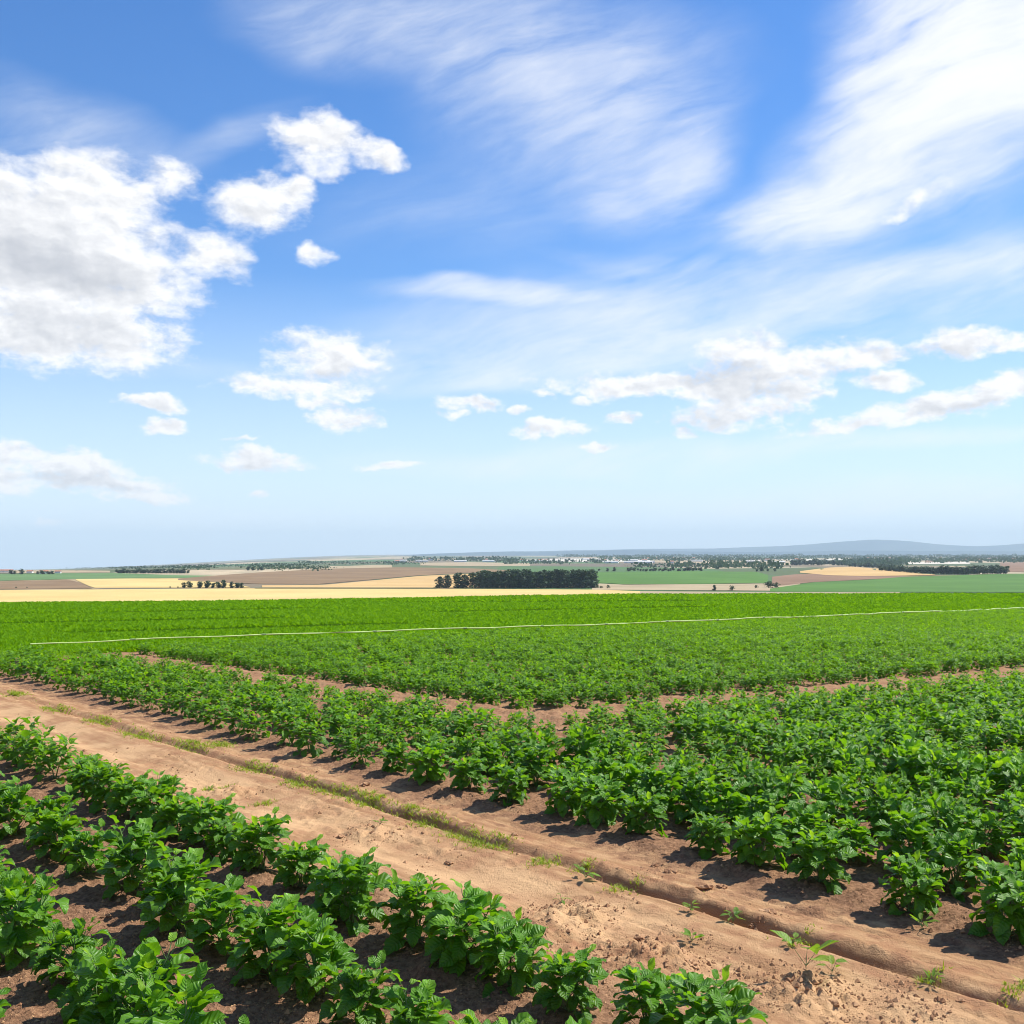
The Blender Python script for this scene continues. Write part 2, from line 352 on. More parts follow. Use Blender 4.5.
def soil_material():
    m, t, o = mat('soil'); g = t.n.new('ShaderNodeNewGeometry'); pos = g.outputs['Position']
    p = t.dot(pos, (N2[0], N2[1], 0)); q = t.dot(pos, (U2[0], U2[1], 0))
    PQ = t.comb(p, q)
    n_big = t.noise(pos, 1.6, 4); n_mid = t.noise(pos, 7, 5, .6); n_fin = t.noise(pos, 42, 5, .65); n_grit = t.noise(pos, 160, 3, .6)
    streak = t.noise(t.v('MULTIPLY', PQ, (14, 1.5, 0)), 1.0, 6, .62)
    tan = t.mix(t.ramp(streak, .32, .68), c4(.31, .168, .080), c4(.51, .315, .160))
    tan = t.mix(t.ramp(n_mid, .40, .66, 0, .8), tan, c4(.33, .165, .085))
    tan = t.mix(t.ramp(n_grit, .58, .72, 0, .5), tan, c4(.20, .10, .055))
    smooth = t.m('MULTIPLY', t.ramp(p, 3.38, 3.55), t.ramp(p, 4.02, 3.88))
    tan = t.mix(t.m('MULTIPLY', smooth, t.ramp(n_big, .40, .60, .1, .75)), tan, c4(.57, .360, .185))
    red = t.mix(t.ramp(n_fin, .3, .7), c4(.150, .075, .040), c4(.34, .190, .105))
    red = t.mix(t.ramp(n_grit, .55, .75, 0, .6), red, c4(.44, .265, .155))
    red = t.mix(t.ramp(n_mid, .5, .75, 0, .5), red, c4(.13, .066, .038))
    pe = t.m('ADD', p, t.m('MULTIPLY', t.m('ADD', t.m('SUBTRACT', n_mid, .5), t.m('SUBTRACT', n_big, .5)), .75))
    lane = t.m('MULTIPLY', t.ramp(pe, 2.98, 3.22), t.ramp(pe, 4.74, 4.42))
    far = t.ramp(t.v('LENGTH', pos, None, 1), 9.5, 12)
    tr2 = t.m('MULTIPLY', t.ramp(pe, 6.5, 6.9), t.ramp(pe, 8.3, 7.9))
    ql = t.m('ADD', q, t.m('MULTIPLY', t.m('SUBTRACT', p, 8.4), .115))
    tr3 = t.m('MULTIPLY', t.m('MULTIPLY', t.ramp(ql, 6.8, 7.2), t.ramp(ql, 9.2, 8.8)), t.ramp(pe, 6.5, 6.9))
    lane = t.m('MAXIMUM', lane, t.m('MULTIPLY', t.m('MAXIMUM', tr2, tr3), .5))
    col = t.mix(lane, red, tan)
    # green undergrowth where the young cereal stands past the pipe
    bey = t.m('SUBTRACT', t.dot(pos, (float(LN[0]), float(LN[1]), 0)), LC)
    tram = t.m('SINE', t.m('MULTIPLY', bey, 2*PI/11.0))
    gcol = t.mix(t.ramp(tram, .965, .99), c4(.10, .23, .008), c4(.10, .22, .010))
    col = t.mix(t.ramp(bey, 0.3, .8), col, gcol)
    # land past the crest
    vo = t.n.new('ShaderNodeTexVoronoi'); vo.inputs['Scale'].default_value = 1.0
    t.l.new(t.v('MULTIPLY', pos, (1/420, 1/900, 0)), vo.inputs['Vector'])
    vr = t.sep(vo.outputs['Color'])[0]
    cr = t.n.new('ShaderNodeValToRGB'); cr.color_ramp.interpolation = 'CONSTANT'; e = cr.color_ramp.elements
    e[0].color = c4(.09, .12, .05); e[1].position = .18; e[1].color = c4(.20, .155, .095)
    for ps, cc in ((.34, c4(.075, .15, .045)), (.48, c4(.42, .31, .17)), (.60, c4(.16, .125, .085)), (.74, c4(.11, .14, .06)), (.88, c4(.48, .38, .24))):
        x = e.new(ps); x.color = cc
    t.l.new(vr, cr.inputs[0])
    nf = t.noise(t.v('MULTIPLY', pos, (1/60, 1/150, 0)), 1, 5)
    fc = t.mix(t.ramp(nf, .35, .7, 0, .45), cr.outputs[0], c4(.10, .115, .07))
    yy = t.sep(pos)[1]
    col = t.mix(t.ramp(yy, 420, 480), col, fc)
    pb = t.n.new('ShaderNodeBsdfPrincipled'); t.l.new(col, pb.inputs['Base Color']); pb.inputs['Roughness'].default_value = .95
    pb.inputs['Specular IOR Level'].default_value = .12
    bp = t.n.new('ShaderNodeBump'); bp.inputs['Distance'].default_value = .022; bp.inputs['Strength'].default_value = .9
    hh = t.m('ADD', t.m('MULTIPLY', n_fin, t.ramp(lane, 0, 1, 1.0, .55)), t.m('MULTIPLY', n_grit, .35))
    t.l.new(hh, bp.inputs['Height']); t.l.new(bp.outputs[0], pb.inputs['Normal']); t.l.new(pb.outputs[0], o.inputs[0])
    return m
M_SOIL = soil_material()

# ------------------------------------------------------------------ the ground: one sheet, fine near the lane, coarse far off
def graded(lo, hi, fine, g, end_lo, end_hi):
    a = list(np.arange(lo, hi, fine)); s = fine
    while a[-1] < end_hi: s *= g; a.append(a[-1]+s)
    s = fine; b = [lo]
    while b[-1] > end_lo: s *= g; b.append(b[-1]-s)
    return np.array(b[1:][::-1]+a)
gx = graded(-2.6, 3.2, .0115, 1.022, -22000, 22000)
ys = [2.6]; s_ = .016
while ys[-1] < 21500:
    s_ = .0115 if ys[-1] < 4.9 else max(.0115, .0052*(ys[-1]-2.6)) if ys[-1] < 300 else .010*ys[-1]
    ys.append(ys[-1]+s_)
yb = [2.6]; s_ = .02
while yb[-1] > -300: s_ *= 1.12; yb.append(yb[-1]-s_)
gy = np.array(yb[1:][::-1]+ys)
GXX, GYY = np.meshgrid(gx, gy)
Zg = ground(GXX, GYY); nx, ny = len(gx), len(gy)
V = np.stack([GXX.ravel(), GYY.ravel(), Zg.ravel()], 1)
I = (np.arange(ny-1)[:, None]*nx+np.arange(nx-1)[None, :]).ravel()
Q = np.stack([I, I+1, I+nx+1, I+nx], 1)
tag(mesh_np('ground', V, Q, M_SOIL), kind='structure')
print('ground verts', len(V))

# fields of the plain, each laid on the land with its own outline
def field_mat(name, a, b, sx=.01, sy=.03, row=None):
    m, t, o = mat(name); g = t.n.new('ShaderNodeNewGeometry'); pos = g.outputs['Position']
    n = t.noise(t.v('MULTIPLY', pos, (sx, sy*.4, 0)), 1, 6, .6)
    n2_ = t.noise(pos, .6, 3, .6)
    col = t.mix(t.ramp(n, .3, .7), a, b); col = t.mix(t.ramp(n2_, .35, .7, 0, .25), col, c4(a[0]*.7, a[1]*.7, a[2]*.7))
    p = t.n.new('ShaderNodeBsdfPrincipled'); t.l.new(col, p.inputs['Base Color']); p.inputs['Roughness'].default_value = .95; p.inputs['Specular IOR Level'].default_value = .1
    t.l.new(p.outputs[0], o.inputs[0]); return m
def field(name, upper, lower, m, lift=.35):
    """upper and lower: outlines (photo x, y) of the far and the near edge, carried out to the land"""
    x0 = max(upper[0][0], lower[0][0]); x1 = min(upper[-1][0], lower[-1][0])
    xs = np.linspace(x0, x1, max(6, int((x1-x0)/6)))
    rows = 14; Vv = []
    for px in xs:
        a = np.interp(px, [p[0] for p in upper], [p[1] for p in upper]); b = np.interp(px, [p[0] for p in lower], [p[1] for p in lower])
        A = hit(px, a, 0, 420) or hit(px, a+1.5, 0, 420); B = hit(px, max(b, a+.05), 0, 420)
        for k in range(rows):
            f = k/(rows-1)
            d = 1/((1-f)/A[1]+f/B[1]); x = (px-512)/F*d
            Vv.append((x, d, float(terrain(x, d))+lift))
    n = len(xs); Qq = [(i*rows+k, (i+1)*rows+k, (i+1)*rows+k+1, i*rows+k+1) for i in range(n-1) for k in range(rows-1)]
    o = mesh_np(name, Vv, Qq, m); tag(o, kind='structure'); return o
YEL = field_mat('ripe_corn', c4(.54, .385, .145), c4(.64, .475, .185)); GOLD = field_mat('golden_stubble', c4(.48, .31, .125), c4(.56, .38, .16))
BRN = field_mat('ploughed_brown', c4(.195, .125, .066), c4(.255, .17, .088)); MAR = field_mat('red_brown_soil', c4(.20, .120, .070), c4(.27, .165, .10))
GRN = field_mat('green_crop', c4(.070, .150, .026), c4(.095, .195, .034)); GR2 = field_mat('dull_green_crop', c4(.10, .175, .06), c4(.13, .22, .075))
TAN = field_mat('pale_fallow', c4(.32, .25, .15), c4(.42, .33, .20)); WHT = field_mat('bleached_strip', c4(.50, .45, .36), c4(.64, .58, .47)); OLV = field_mat('olive_scrub', c4(.11, .125, .06), c4(.17, .17, .09))
field('wheat_field', [(-70,591),(250,588.6),(440,589),(600,590),(640,591.5)], [(-70,612),(250,604),(640,598)], YEL, .30)
field('wheat_strip', [(640,591.5),(760,592.4),(900,592.6)], [(640,596),(900,595)], TAN, .30)
field('brown_field', [(-70,582),(0,581.5),(70,580),(80,583),(92,588.2)], [(-70,590.4),(92,588.6)], BRN, .35)
field('golden_field', [(76,579.4),(130,578.8),(200,578.8),(228,583),(250,587.6)], [(76,580.4),(93,588.2),(250,587.9)], YEL, .40)
field('green_field', [(-70,574.5),(0,574.2),(110,573),(180,575.5),(240,576)], [(-70,581.3),(0,581),(70,579.4),(180,578.2),(240,576.8)], GR2, .35)
field('ploughed_hill', [(178,579),(200,577),(260,572.5),(330,569),(400,567.4),(470,568.5),(520,571)], [(178,580.4),(230,583.4),(262,584.2),(320,584.4),(365,580.5),(420,575.6),(470,573.3),(520,572.5)], BRN, .45)
field('stubble_slope', [(262,585.5),(325,585.2),(368,581.2),(420,576.2),(470,574),(592,573)], [(262,587.8),(592,588.2)], GOLD, .42)
field('pale_strip', [(300,569),(340,566.6),(372,565),(392,565.2)], [(300,572),(340,570),(392,568.2)], TAN, .4)
field('bright_field', [(592,572.5),(680,571.5),(756,572),(768,575)], [(592,582.5),(625,584.6),(700,584.2),(768,583.2)], GRN, .4)
field('fallow_strip', [(592,583.5),(625,585),(700,584.5),(800,583.4)], [(592,590),(800,591.2)], TAN, .35)
field('valley_field', [(770,589),(815,582.5),(870,580),(905,577),(1000,574.2),(1100,573)], [(770,592.2),(1100,592.6)], GRN, .42)
field('red_field', [(772,577),(800,574),(860,576),(905,576.5),(960,575)], [(772,587),(812,582.5),(870,579.6),(905,577.4),(960,575.4)], MAR, .38)
field('corn_hill', [(800,571.5),(830,567.6),(852,566.8),(880,569),(912,572.5),(935,575)], [(800,573),(830,575.6),(860,576.3),(900,576),(935,575.4)], GOLD, .5)
field('far_red_field', [(1000,562.5),(1100,562)], [(1000,572),(1100,571)], MAR, .35)
field('bleached_field', [(520,560.2),(560,558.6),(612,558.4),(650,560.2)], [(520,560.9),(560,562),(612,562),(650,561.5)], WHT, .5)
field('bleached_field', [(640,561),(740,560),(790,559)], [(640,562.2),(740,564.5),(790,565.5)], TAN, .5)
field('bleached_field', [(755,560.5),(800,559),(846,558.6)], [(755,562.2),(846,560.2)], WHT, .5)
field('bleached_field', [(925,560),(985,559)], [(925,563),(985,560.3)], MAR, .5)
field('bleached_field', [(420,563),(470,562.2),(530,563.4)], [(420,565.6),(470,566.3),(530,566.2)], TAN, .5)
field('bleached_field', [(900,562.5),(970,561.8)], [(900,564.4),(970,564)], WHT, .5)
field('meadow', [(-70,571),(60,570.4),(110,571)], [(-70,574),(110,572.8)], TAN, .5)
field('olive_field', [(0,569.4),(250,566.5),(330,565)], [(0,570.4),(250,569.5),(330,567)], OLV, .5)
field('pale_track', [(255,588.1),(437,588.4)], [(255,588.9),(437,589.2)], OLV, .6)

# hills on the skyline
M_HILL = field_mat('hazy_hill_scrub', c4(.06, .10, .13), c4(.10, .14, .15), .0006, .002)  # blue of distant haze tinted into the scrub colour
def ridge(name, pts, dist, depth, seed):
    n = 160; xs = np.linspace(pts[0][0], pts[-1][0], n)
    top = np.interp(xs, [p[0] for p in pts], [p[1] for p in pts])
    # round the corners off
    k = np.hanning(13); k /= k.sum(); top = np.convolve(np.pad(top, 6, mode='edge'), k, 'valid')
    X0 = (xs-512)/F*dist; H = (HZ-top)/F*dist + CAMH; H = H + 12*fbm(X0/900, X0*0, seed, 4)*(H > 20)
    R_ = 15; Vv = []
    for i in range(n):
        for j in range(R_):
            f = j/(R_-1)*2-1; prof = math.cos(f*PI/2)**1.3 if abs(f) < 1 else 0
            yv = dist+f*depth; hh = (H[i]+60)*prof-60-140*abs(f)
            if abs(f) > .1: hh += 14*float(vnoise(X0[i]/700, yv/500, seed+5))
            Vv.append((X0[i], yv, hh))
    Qq = [(i*R_+j, (i+1)*R_+j, (i+1)*R_+j+1, i*R_+j+1) for i in range(n-1) for j in range(R_-1)]
    tag(mesh_np(name, Vv, Qq, M_HILL), kind='structure')
ridge('hills', [(330,560),(372,556.5),(440,553.4),(500,551.5),(560,551),(620,550.2),(680,551.4),(760,552),(860,550.5),(1000,551.5),(1300,551)], 13500, 1400, 3)
ridge('hills', [(430,554),(560,550.5),(640,549),(720,548.2),(790,545.5),(835,542.5),(872,538.8),(905,541),(950,545.5),(985,546.8),(1024,543),(1080,540),(1300,541)], 19500, 1800, 9)

# ------------------------------------------------------------------ crop plants
def leaf_verts(L, W, nseg, ncs, fold, droop, wave, ser, rnd):
    """one leaf growing along +X from its petiole tip; u across, v along"""
    us = np.linspace(-1, 1, ncs); vs = np.linspace(0, 1, nseg+1)
    V_ = np.zeros((nseg+1, ncs, 3)); UV = np.zeros((nseg+1, ncs, 2))
    ang = 0.0; x = z = 0.0; ph = rnd*6.28
    for i, v in enumerate(vs):
        if i: ang -= droop/nseg; x += L/nseg*math.cos(ang); z += L/nseg*math.sin(ang)
        hw = W*.5*(v**.6*(1-v)**.88/.366 if 0 < v < 1 else 0.0)
        if ser and 0 < v < 1: hw *= 1+(.10 if i % 2 else -.05)
        hw = max(hw, W*.012)
        for j, u in enumerate(us):
            up = abs(u)*hw*math.tan(fold)
            wv = wave*W*math.sin(v*9+ph+(1.7 if u > 0 else 0))*abs(u)**1.5
            V_[i, j] = (x-math.sin(ang)*(up+wv)+ (.05*L*abs(u) if 0 < v < .5 else 0)*(-1), u*hw, z+math.cos(ang)*(up+wv)); UV[i, j] = (u, v)
    return V_.reshape(-1, 3), UV.reshape(-1, 2)
def leaf_faces(nseg, ncs, base):
    return [(base+i*ncs+j, base+i*ncs+j+1, base+(i+1)*ncs+j+1, base+(i+1)*ncs+j) for i in range(nseg) for j in range(ncs-1)]
def rotm(az_, pitch, roll):
    return np.array(Matrix.Rotation(az_, 3, 'Z') @ Matrix.Rotation(-pitch, 3, 'Y') @ Matrix.Rotation(roll, 3, 'X'))
def make_plant_meshes(seed, lod, hgt=.36, nl=46, leafL=.105, spread=.19):
    r = random.Random(seed)
    nseg, ncs = {0: (9, 5), 1: (4, 3), 2: (2, 3)}[lod]
    Vs = []; Fs = []; UVs = []; Ts = []; base = 0; stems = []
    nst = r.choice((3, 4, 4))
    st = []
    for k in range(nst):
        a = 2*PI*k/nst+r.uniform(-.4, .4); lean = r.uniform(.25, .5)*spread/.19; h = hgt*r.uniform(.62, .86)
        pts = [Vector((0, 0, -.03))]
        for i in range(1, 5):
            f = i/4; pts.append(Vector((math.cos(a)*lean*h*f**1.15, math.sin(a)*lean*h*f**1.15, h*f)))
        st.append((a, pts)); 
        if lod < 2: stems.append(tube(pts, [.0055, .005, .004, .003, .002], 5 if lod == 0 else 3))
    for i in range(nl):
        t = (i+.5)/nl
        a0, pts = st[i % nst]
        f = .06+.94*t**1.0; k = min(3, int(f*4)); p0 = pts[k].lerp(pts[k+1], f*4-k)
        az_ = i*2.39996+r.uniform(-.5, .5)
        if t > .35: az_ = a0+(az_-a0+PI) % (2*PI)-PI; 
        # petiole
        pl = (.040+.062*(1-t))*r.uniform(.7, 1.25)*spread/.19; pe = R(r.uniform(5, 45)+30*t)
        p1 = p0+Vector((math.cos(az_)*math.cos(pe), math.sin(az_)*math.cos(pe), math.sin(pe)))*pl
        if lod == 0: stems.append(tube([p0, p0.lerp(p1, .5)+Vector((0, 0, -.004)), p1], [.0022, .0018, .0015], 3))
        L = leafL*r.uniform(.65, 1.2)*(1.05-.35*t if t > .5 else .8+.3*t)*(1.0 if lod < 2 else 1.35); W = L*r.uniform(.58, .76)
        if t > .9: L *= .7; W *= .6
        pitch = R(r.uniform(-28, 22)+52*t+(r.uniform(0, 25) if t > .8 else 0))
        v_, uv_ = leaf_verts(L, W, nseg, ncs, R(r.uniform(8, 30)), R(r.uniform(20, 80)), .12 if lod == 0 else .04, lod == 0, r.random())
        v_ = v_ @ rotm(az_+r.uniform(-.35, .35), pitch, r.uniform(-.5, .5)).T + np.array(p1)
        Vs.append(v_); UVs.append(uv_); Fs += leaf_faces(nseg, ncs, base); base += len(v_)
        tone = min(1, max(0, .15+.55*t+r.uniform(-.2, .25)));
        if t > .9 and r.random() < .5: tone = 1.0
        Ts.append(np.full(len(v_), tone))
    return (np.concatenate(Vs), Fs, np.concatenate(UVs), np.concatenate(Ts)), (merge(stems) if stems else None)
PROTO = {0: [], 1: [], 2: []}
def proto_plant(seed, lod, **kw):
    fol, stm = make_plant_meshes(seed, lod, **kw)
    e = empty('crop_plant', (0, 0, 0))
    f = mesh_np('foliage', fol[0], fol[1], M_LEAF if lod < 2 else M_FAR, e, True, fol[2], fol[3])
    if stm: mesh_np('stem', stm[0], stm[1], M_STEM, e)
    e['_used'] = 0
    return e, f
for k in range(7): PROTO[0].append(proto_plant(100+k, 0, hgt=.34+.03*(k % 3), nl=(84, 72, 96, 80, 68, 90, 78)[k], leafL=(.124, .136, .114, .13, .142, .118, .126)[k]))
for k in range(6): PROTO[1].append(proto_plant(200+k, 1, hgt=.35, nl=110, leafL=.098, spread=.20))
for k in range(5): PROTO[2].append(proto_plant(300+k, 2, hgt=.33, nl=56, leafL=.095, spread=.26))

plants = []   # x, y, size, row, kind
def add_row(p, q0, q1, step, blk, row, size):
    q = q0+random.uniform(0, step)
    while q < q1:
        pp = p+random.gauss(0, .035 if blk == 'left' or row < 2 else .085); x, y = xy(pp, q); q += step*random.uniform(.8, 1.22)
        if y < 2.2 or abs(x) > .56*y+1.6 or beyond(x, y) > -.35: continue
        d = math.hypot(x, y)
        ed = (8.25-.115*(p-8.4)-q) if blk == 'right' and p > 7.1 else (7.55-p) if blk == 'right' else 9.0
        sz = .8 if -.4 < ed < 1.3 else 1.0
        plants.append([x, y, size(d)*sz*random.uniform(.76, 1.18), blk, row])
for k, p in enumerate(ROWS_L): add_row(p, 2.15 if k == 0 else -3, 60, .345, 'left', k, lambda d: float(np.interp(d, [3, 6, 10, 16], [.90, .90, .84, .78])))
pr = 4.87; k = 0
while pr < 60:
    def szA(d): return float(np.interp(d, [4, 6.5, 9, 13, 20], [.98, .92, .87, .80, .78]))
    far_edge = 7.60-.115*(pr-8.4)
    if pr < 6.95: add_row(pr, -30, 80, .42 if k == 0 else .30, 'right', k, (lambda d: szA(d)*.92) if k == 0 else szA)
    else: add_row(pr, -45, far_edge, .275, 'right', k, szA)
    k += 1; pr += .50 if k < 3 else .45 if k < 6 else .42
pr = 7.92; k = 0
while pr < 90:
    add_row(pr, 8.6-.115*(pr-8.4), 110, .245, 'middle', k, lambda d: float(np.interp(d, [12, 20, 40, 80], [.62, .64, .76, .95])))
    k += 1; pr += .33
P_ = np.array([[a[0], a[1]] for a in plants]); zs = ground(P_[:, 0], P_[:, 1])
print('crop plants', len(plants))
def in_frame(x, y, s): return y > 3.05 and abs(x) < .465*y+.22*s and (CAMH-.35*s)*F/y < 471
order = sorted(range(len(plants)), key=lambda i: plants[i][1] if in_frame(*plants[i][:3]) else 1e9)
indiv = set(order[:300]); ymax_ind = plants[order[299]][1]; print('individual plants up to', ymax_ind)
ORD = ['nearest', 'second', 'third', 'fourth', 'fifth', 'sixth', 'seventh', 'eighth', 'ninth', 'tenth', 'eleventh', 'twelfth', 'thirteenth', 'fourteenth', 'fifteenth', 'sixteenth', 'seventeenth', 'eighteenth', 'nineteenth', 'twentieth']
def ordinal(n):
    if n < 20: return ORD[n]
    t, u = divmod(n+1, 10); tens = {2: 'twenty', 3: 'thirty', 4: 'forty', 5: 'fifty', 6: 'sixty'}[t]
    return (tens[:-1]+'ieth') if u == 0 else tens+'-'+(['', 'first']+ORD[1:9])[u]
cnt = {}
for i in sorted(indiv, key=lambda i: plants[i][1]):
    x, y, s, blk, row = plants[i]; d = math.hypot(x, y)
    lod = 0 if d < 8.6 else 1
    pool = PROTO[lod]; e, f = pool[(i*7+row*3) % len(pool)]
    if e['_used']: o = copy_tree(e)
    else: e['_used'] = 1; o = e
    o.location = (x, y, float(zs[i])-.005); o.rotation_euler = (random.gauss(0, .05), random.gauss(0, .05), random.uniform(0, 2*PI)); o.scale = (s*random.uniform(.95, 1.08), s*random.uniform(.95, 1.08), s)
    n = cnt.get((blk, row), 0); cnt[(blk, row)] = n+1
    look = 'small' if s < .66 else 'large' if s > .98 else 'mid-sized'
    rw = ordinal(row).replace('nearest', 'first')
    side = {'left': 'left of', 'right': 'right of', 'middle': 'past the far track from'}[blk]
    tag(o, '%s leafy crop plant, %s in the %s row %s dirt lane' % (look, ordinal(n), rw, side), 'crop plant', 'leafy crop plants standing in rows')
# any prototype that found no place joins as a real plant at the edge of the crop
spare = [i for i in range(len(plants)) if i not in indiv]
for lod in (0, 1, 2):
    for e, f in PROTO[lod]:
        if not e['_used']:
            # nearest spare spot for this size of mesh
            lo = {0: 5, 1: 11, 2: ymax_ind}[lod]
            j = min((i for i in spare if plants[i][1] > lo and abs(plants[i][0]) < .44*plants[i][1]), key=lambda i: plants[i][1]); spare.remove(j)
            x, y, s, blk, row = plants[j]; e['_used'] = 1
            e.location = (x, y, float(zs[j])-.005); e.rotation_euler = (0, 0, random.uniform(0, 6.28)); e.scale = (s, s, s)
            tag(e, 'low leafy crop plant inside the dense green canopy', 'crop plant', 'leafy crop plants standing in rows')
for lod in (0, 1, 2):
    for e, f in PROTO[lod]: del e['_used']
for o in list(COL.objects):
    if '_used' in o: del o['_used']

def scatter(name, pts, scl, rotz, srcs, idx):
    """the rest of the crop: one object, instances of the plants above on its points"""
    me = bpy.data.meshes.new(name); n = len(pts); me.vertices.add(n); me.vertices.foreach_set('co', np.asarray(pts, np.float32).ravel())
    for nm, arr in (('scl', scl), ('rz', rotz)):
        a = me.attributes.new(nm, 'FLOAT', 'POINT'); a.data.foreach_set('value', np.asarray(arr, np.float32))
    a = me.attributes.new('idx', 'INT', 'POINT'); a.data.foreach_set('value', np.asarray(idx, np.int32))
    o = bpy.data.objects.new(name, me); COL.objects.link(o)
    ng = bpy.data.node_groups.new(name, 'GeometryNodeTree'); N = ng.nodes; Lk = ng.links
    ng.interface.new_socket('Geometry', in_out='INPUT', socket_type='NodeSocketGeometry'); ng.interface.new_socket('Geometry', in_out='OUTPUT', socket_type='NodeSocketGeometry')
    gi = N.new('NodeGroupInput'); go = N.new('NodeGroupOutput')
    iop = N.new('GeometryNodeInstanceOnPoints'); iop.inputs['Pick Instance'].default_value = True
    jn = N.new('GeometryNodeJoinGeometry')
    for s in reversed(srcs):
        oi = N.new('GeometryNodeObjectInfo'); oi.transform_space = 'ORIGINAL'; oi.inputs['Object'].default_value = s; oi.inputs['As Instance'].default_value = True
        Lk.new(oi.outputs['Geometry'], jn.inputs[0])
    def at(nm, ty):
        x = N.new('GeometryNodeInputNamedAttribute'); x.data_type = ty; x.inputs['Name'].default_value = nm; return x.outputs['Attribute']
    cx = N.new('ShaderNodeCombineXYZ'); Lk.new(at('rz', 'FLOAT'), cx.inputs[2])
    e2r = N.new('FunctionNodeEulerToRotation'); Lk.new(cx.outputs[0], e2r.inputs[0])
    Lk.new(gi.outputs[0], iop.inputs['Points']); Lk.new(jn.outputs[0], iop.inputs['Instance']); Lk.new(at('idx', 'INT'), iop.inputs['Instance Index'])
    Lk.new(e2r.outputs[0], iop.inputs['Rotation']); Lk.new(at('scl', 'FLOAT'), iop.inputs['Scale']); Lk.new(iop.outputs[0], go.inputs[0])
    md = o.modifiers.new('scatter', 'NODES'); md.node_group = ng
    return o
srcs = [f for e, f in PROTO[0]]+[f for e, f in PROTO[1]]+[f for e, f in PROTO[2]]
pts = []; sc_ = []; rz = []; ix = []
for i in spare:
    x, y, s, blk, row = plants[i]; d = math.hypot(x, y)
    pts.append((x, y, float(zs[i])-.005)); sc_.append(s); rz.append(random.uniform(0, 2*PI))
    ix.append(random.randrange(7) if d < 8 else 7+random.randrange(6) if random.random() > (d-12)/20 else 13+random.randrange(5))
rest_o = scatter('crop_plants', pts, sc_, rz, srcs, ix)
tag(rest_o, 'dense leafy green crop covering the field behind the nearer rows', 'crop', None, 'stuff')

# young cereal past the pipe: tufts of blades, one mass
def blades(pts, hgt, wid, nb, lean, seed, mat_, name, tone=None):
    r = np.random.default_rng(seed); n = len(pts); pts = np.asarray(pts)
    nb_t = n*nb; base = np.repeat(pts, nb, 0); h = np.repeat(np.asarray(hgt), nb)*r.uniform(.6, 1.15, nb_t); wd = np.repeat(np.asarray(wid), nb)*r.uniform(.7, 1.3, nb_t)
    a = r.uniform(0, 2*PI, nb_t); ln = r.uniform(.15, 1.0, nb_t)*lean; off = np.repeat(np.asarray(wid), nb)*1.2
    base = base+np.stack([np.cos(a)*off*r.random(nb_t), np.sin(a)*off*r.random(nb_t), np.zeros(nb_t)-.01], 1)
    dx, dy = np.cos(a), np.sin(a); V_ = []
    for f, wf in ((0, .8), (.55, 1.0), (1.0, .12)):
        cx = base[:, 0]+dx*ln*h*f**1.8; cy = base[:, 1]+dy*ln*h*f**1.8; cz = base[:, 2]+h*(f-.25*ln*f*f)
        for sg in (-1, 1):
            V_.append(np.stack([cx-dy*wd*wf*.5*sg, cy+dx*wd*wf*.5*sg, cz], 1))
    V_ = np.stack(V_, 1).reshape(-1, 3); b = np.arange(nb_t)*6
    Q_ = np.concatenate([np.stack([b, b+1, b+3, b+2], 1), np.stack([b+2, b+3, b+5, b+4], 1)])
    tone = np.repeat(np.clip(r.normal(.45, .22, nb_t), 0, .95)*(1 if tone is None else np.repeat(tone, nb)) - (0 if tone is None else .6*(1-np.repeat(tone, nb))), 6)
    return mesh_np(name, V_, Q_, mat_, None, True, None, tone)
cp = []
r_ = np.random.default_rng(5)
NCER = 190000
yy = 17*np.exp(r_.random(NCER)*math.log(155/17)); xx = (r_.random(NCER)*1.16-.58)*(yy+3)
yc_ = np.interp(xx/yy, [-1.2, -.465, -.24, -.065, .08, .465, 1.2], [72, 80, 88, 100, 116, 122, 125])
by = beyond(xx, yy); tram = np.sin(by*2*PI/11.0)
ok = (by > .25) & (yy < yc_+4) & ~((tram > .975) & (r_.random(NCER) < .85))
xx = xx[ok]; yy = yy[ok]; zz = terrain(xx, yy)
wd = np.clip(.0021*yy, .022, .30)
tones = np.ones(len(xx))
for (pa, pb) in (((-60, 614.5), (330, 607.5)), ((-60, 623), (300, 616.5)), ((60, 631.5), (420, 622)), ((300, 602.5), (700, 600.5)), ((420, 611.5), (720, 606))):
    A = np.array(hit(*pa, .1)); B = np.array(hit(*pb, .1)); dd = (B-A)/np.linalg.norm(B-A)
    dist = np.abs((xx-A[0])*(-dd[1])+(yy-A[1])*dd[0]+.6*vnoise(xx/7, yy/7, 19)); al = (xx-A[0])*dd[0]+(yy-A[1])*dd[1]
    tones[(dist < .026*yy+.2) & (al > 0) & (al < np.linalg.norm(B-A))] = 0
ce = blades(np.stack([xx, yy, zz], 1), np.clip(.09+.0014*yy, .10, .28)*(1+.2*fbm(xx/6, yy/9, 91, 3))*(.55+.45*tones), wd, 5, .8, 3, M_CEREAL, 'young_cereal', tone=tones)
tag(ce, 'smooth bright green young cereal covering the field up to its far edge', 'cereal crop', None, 'stuff')

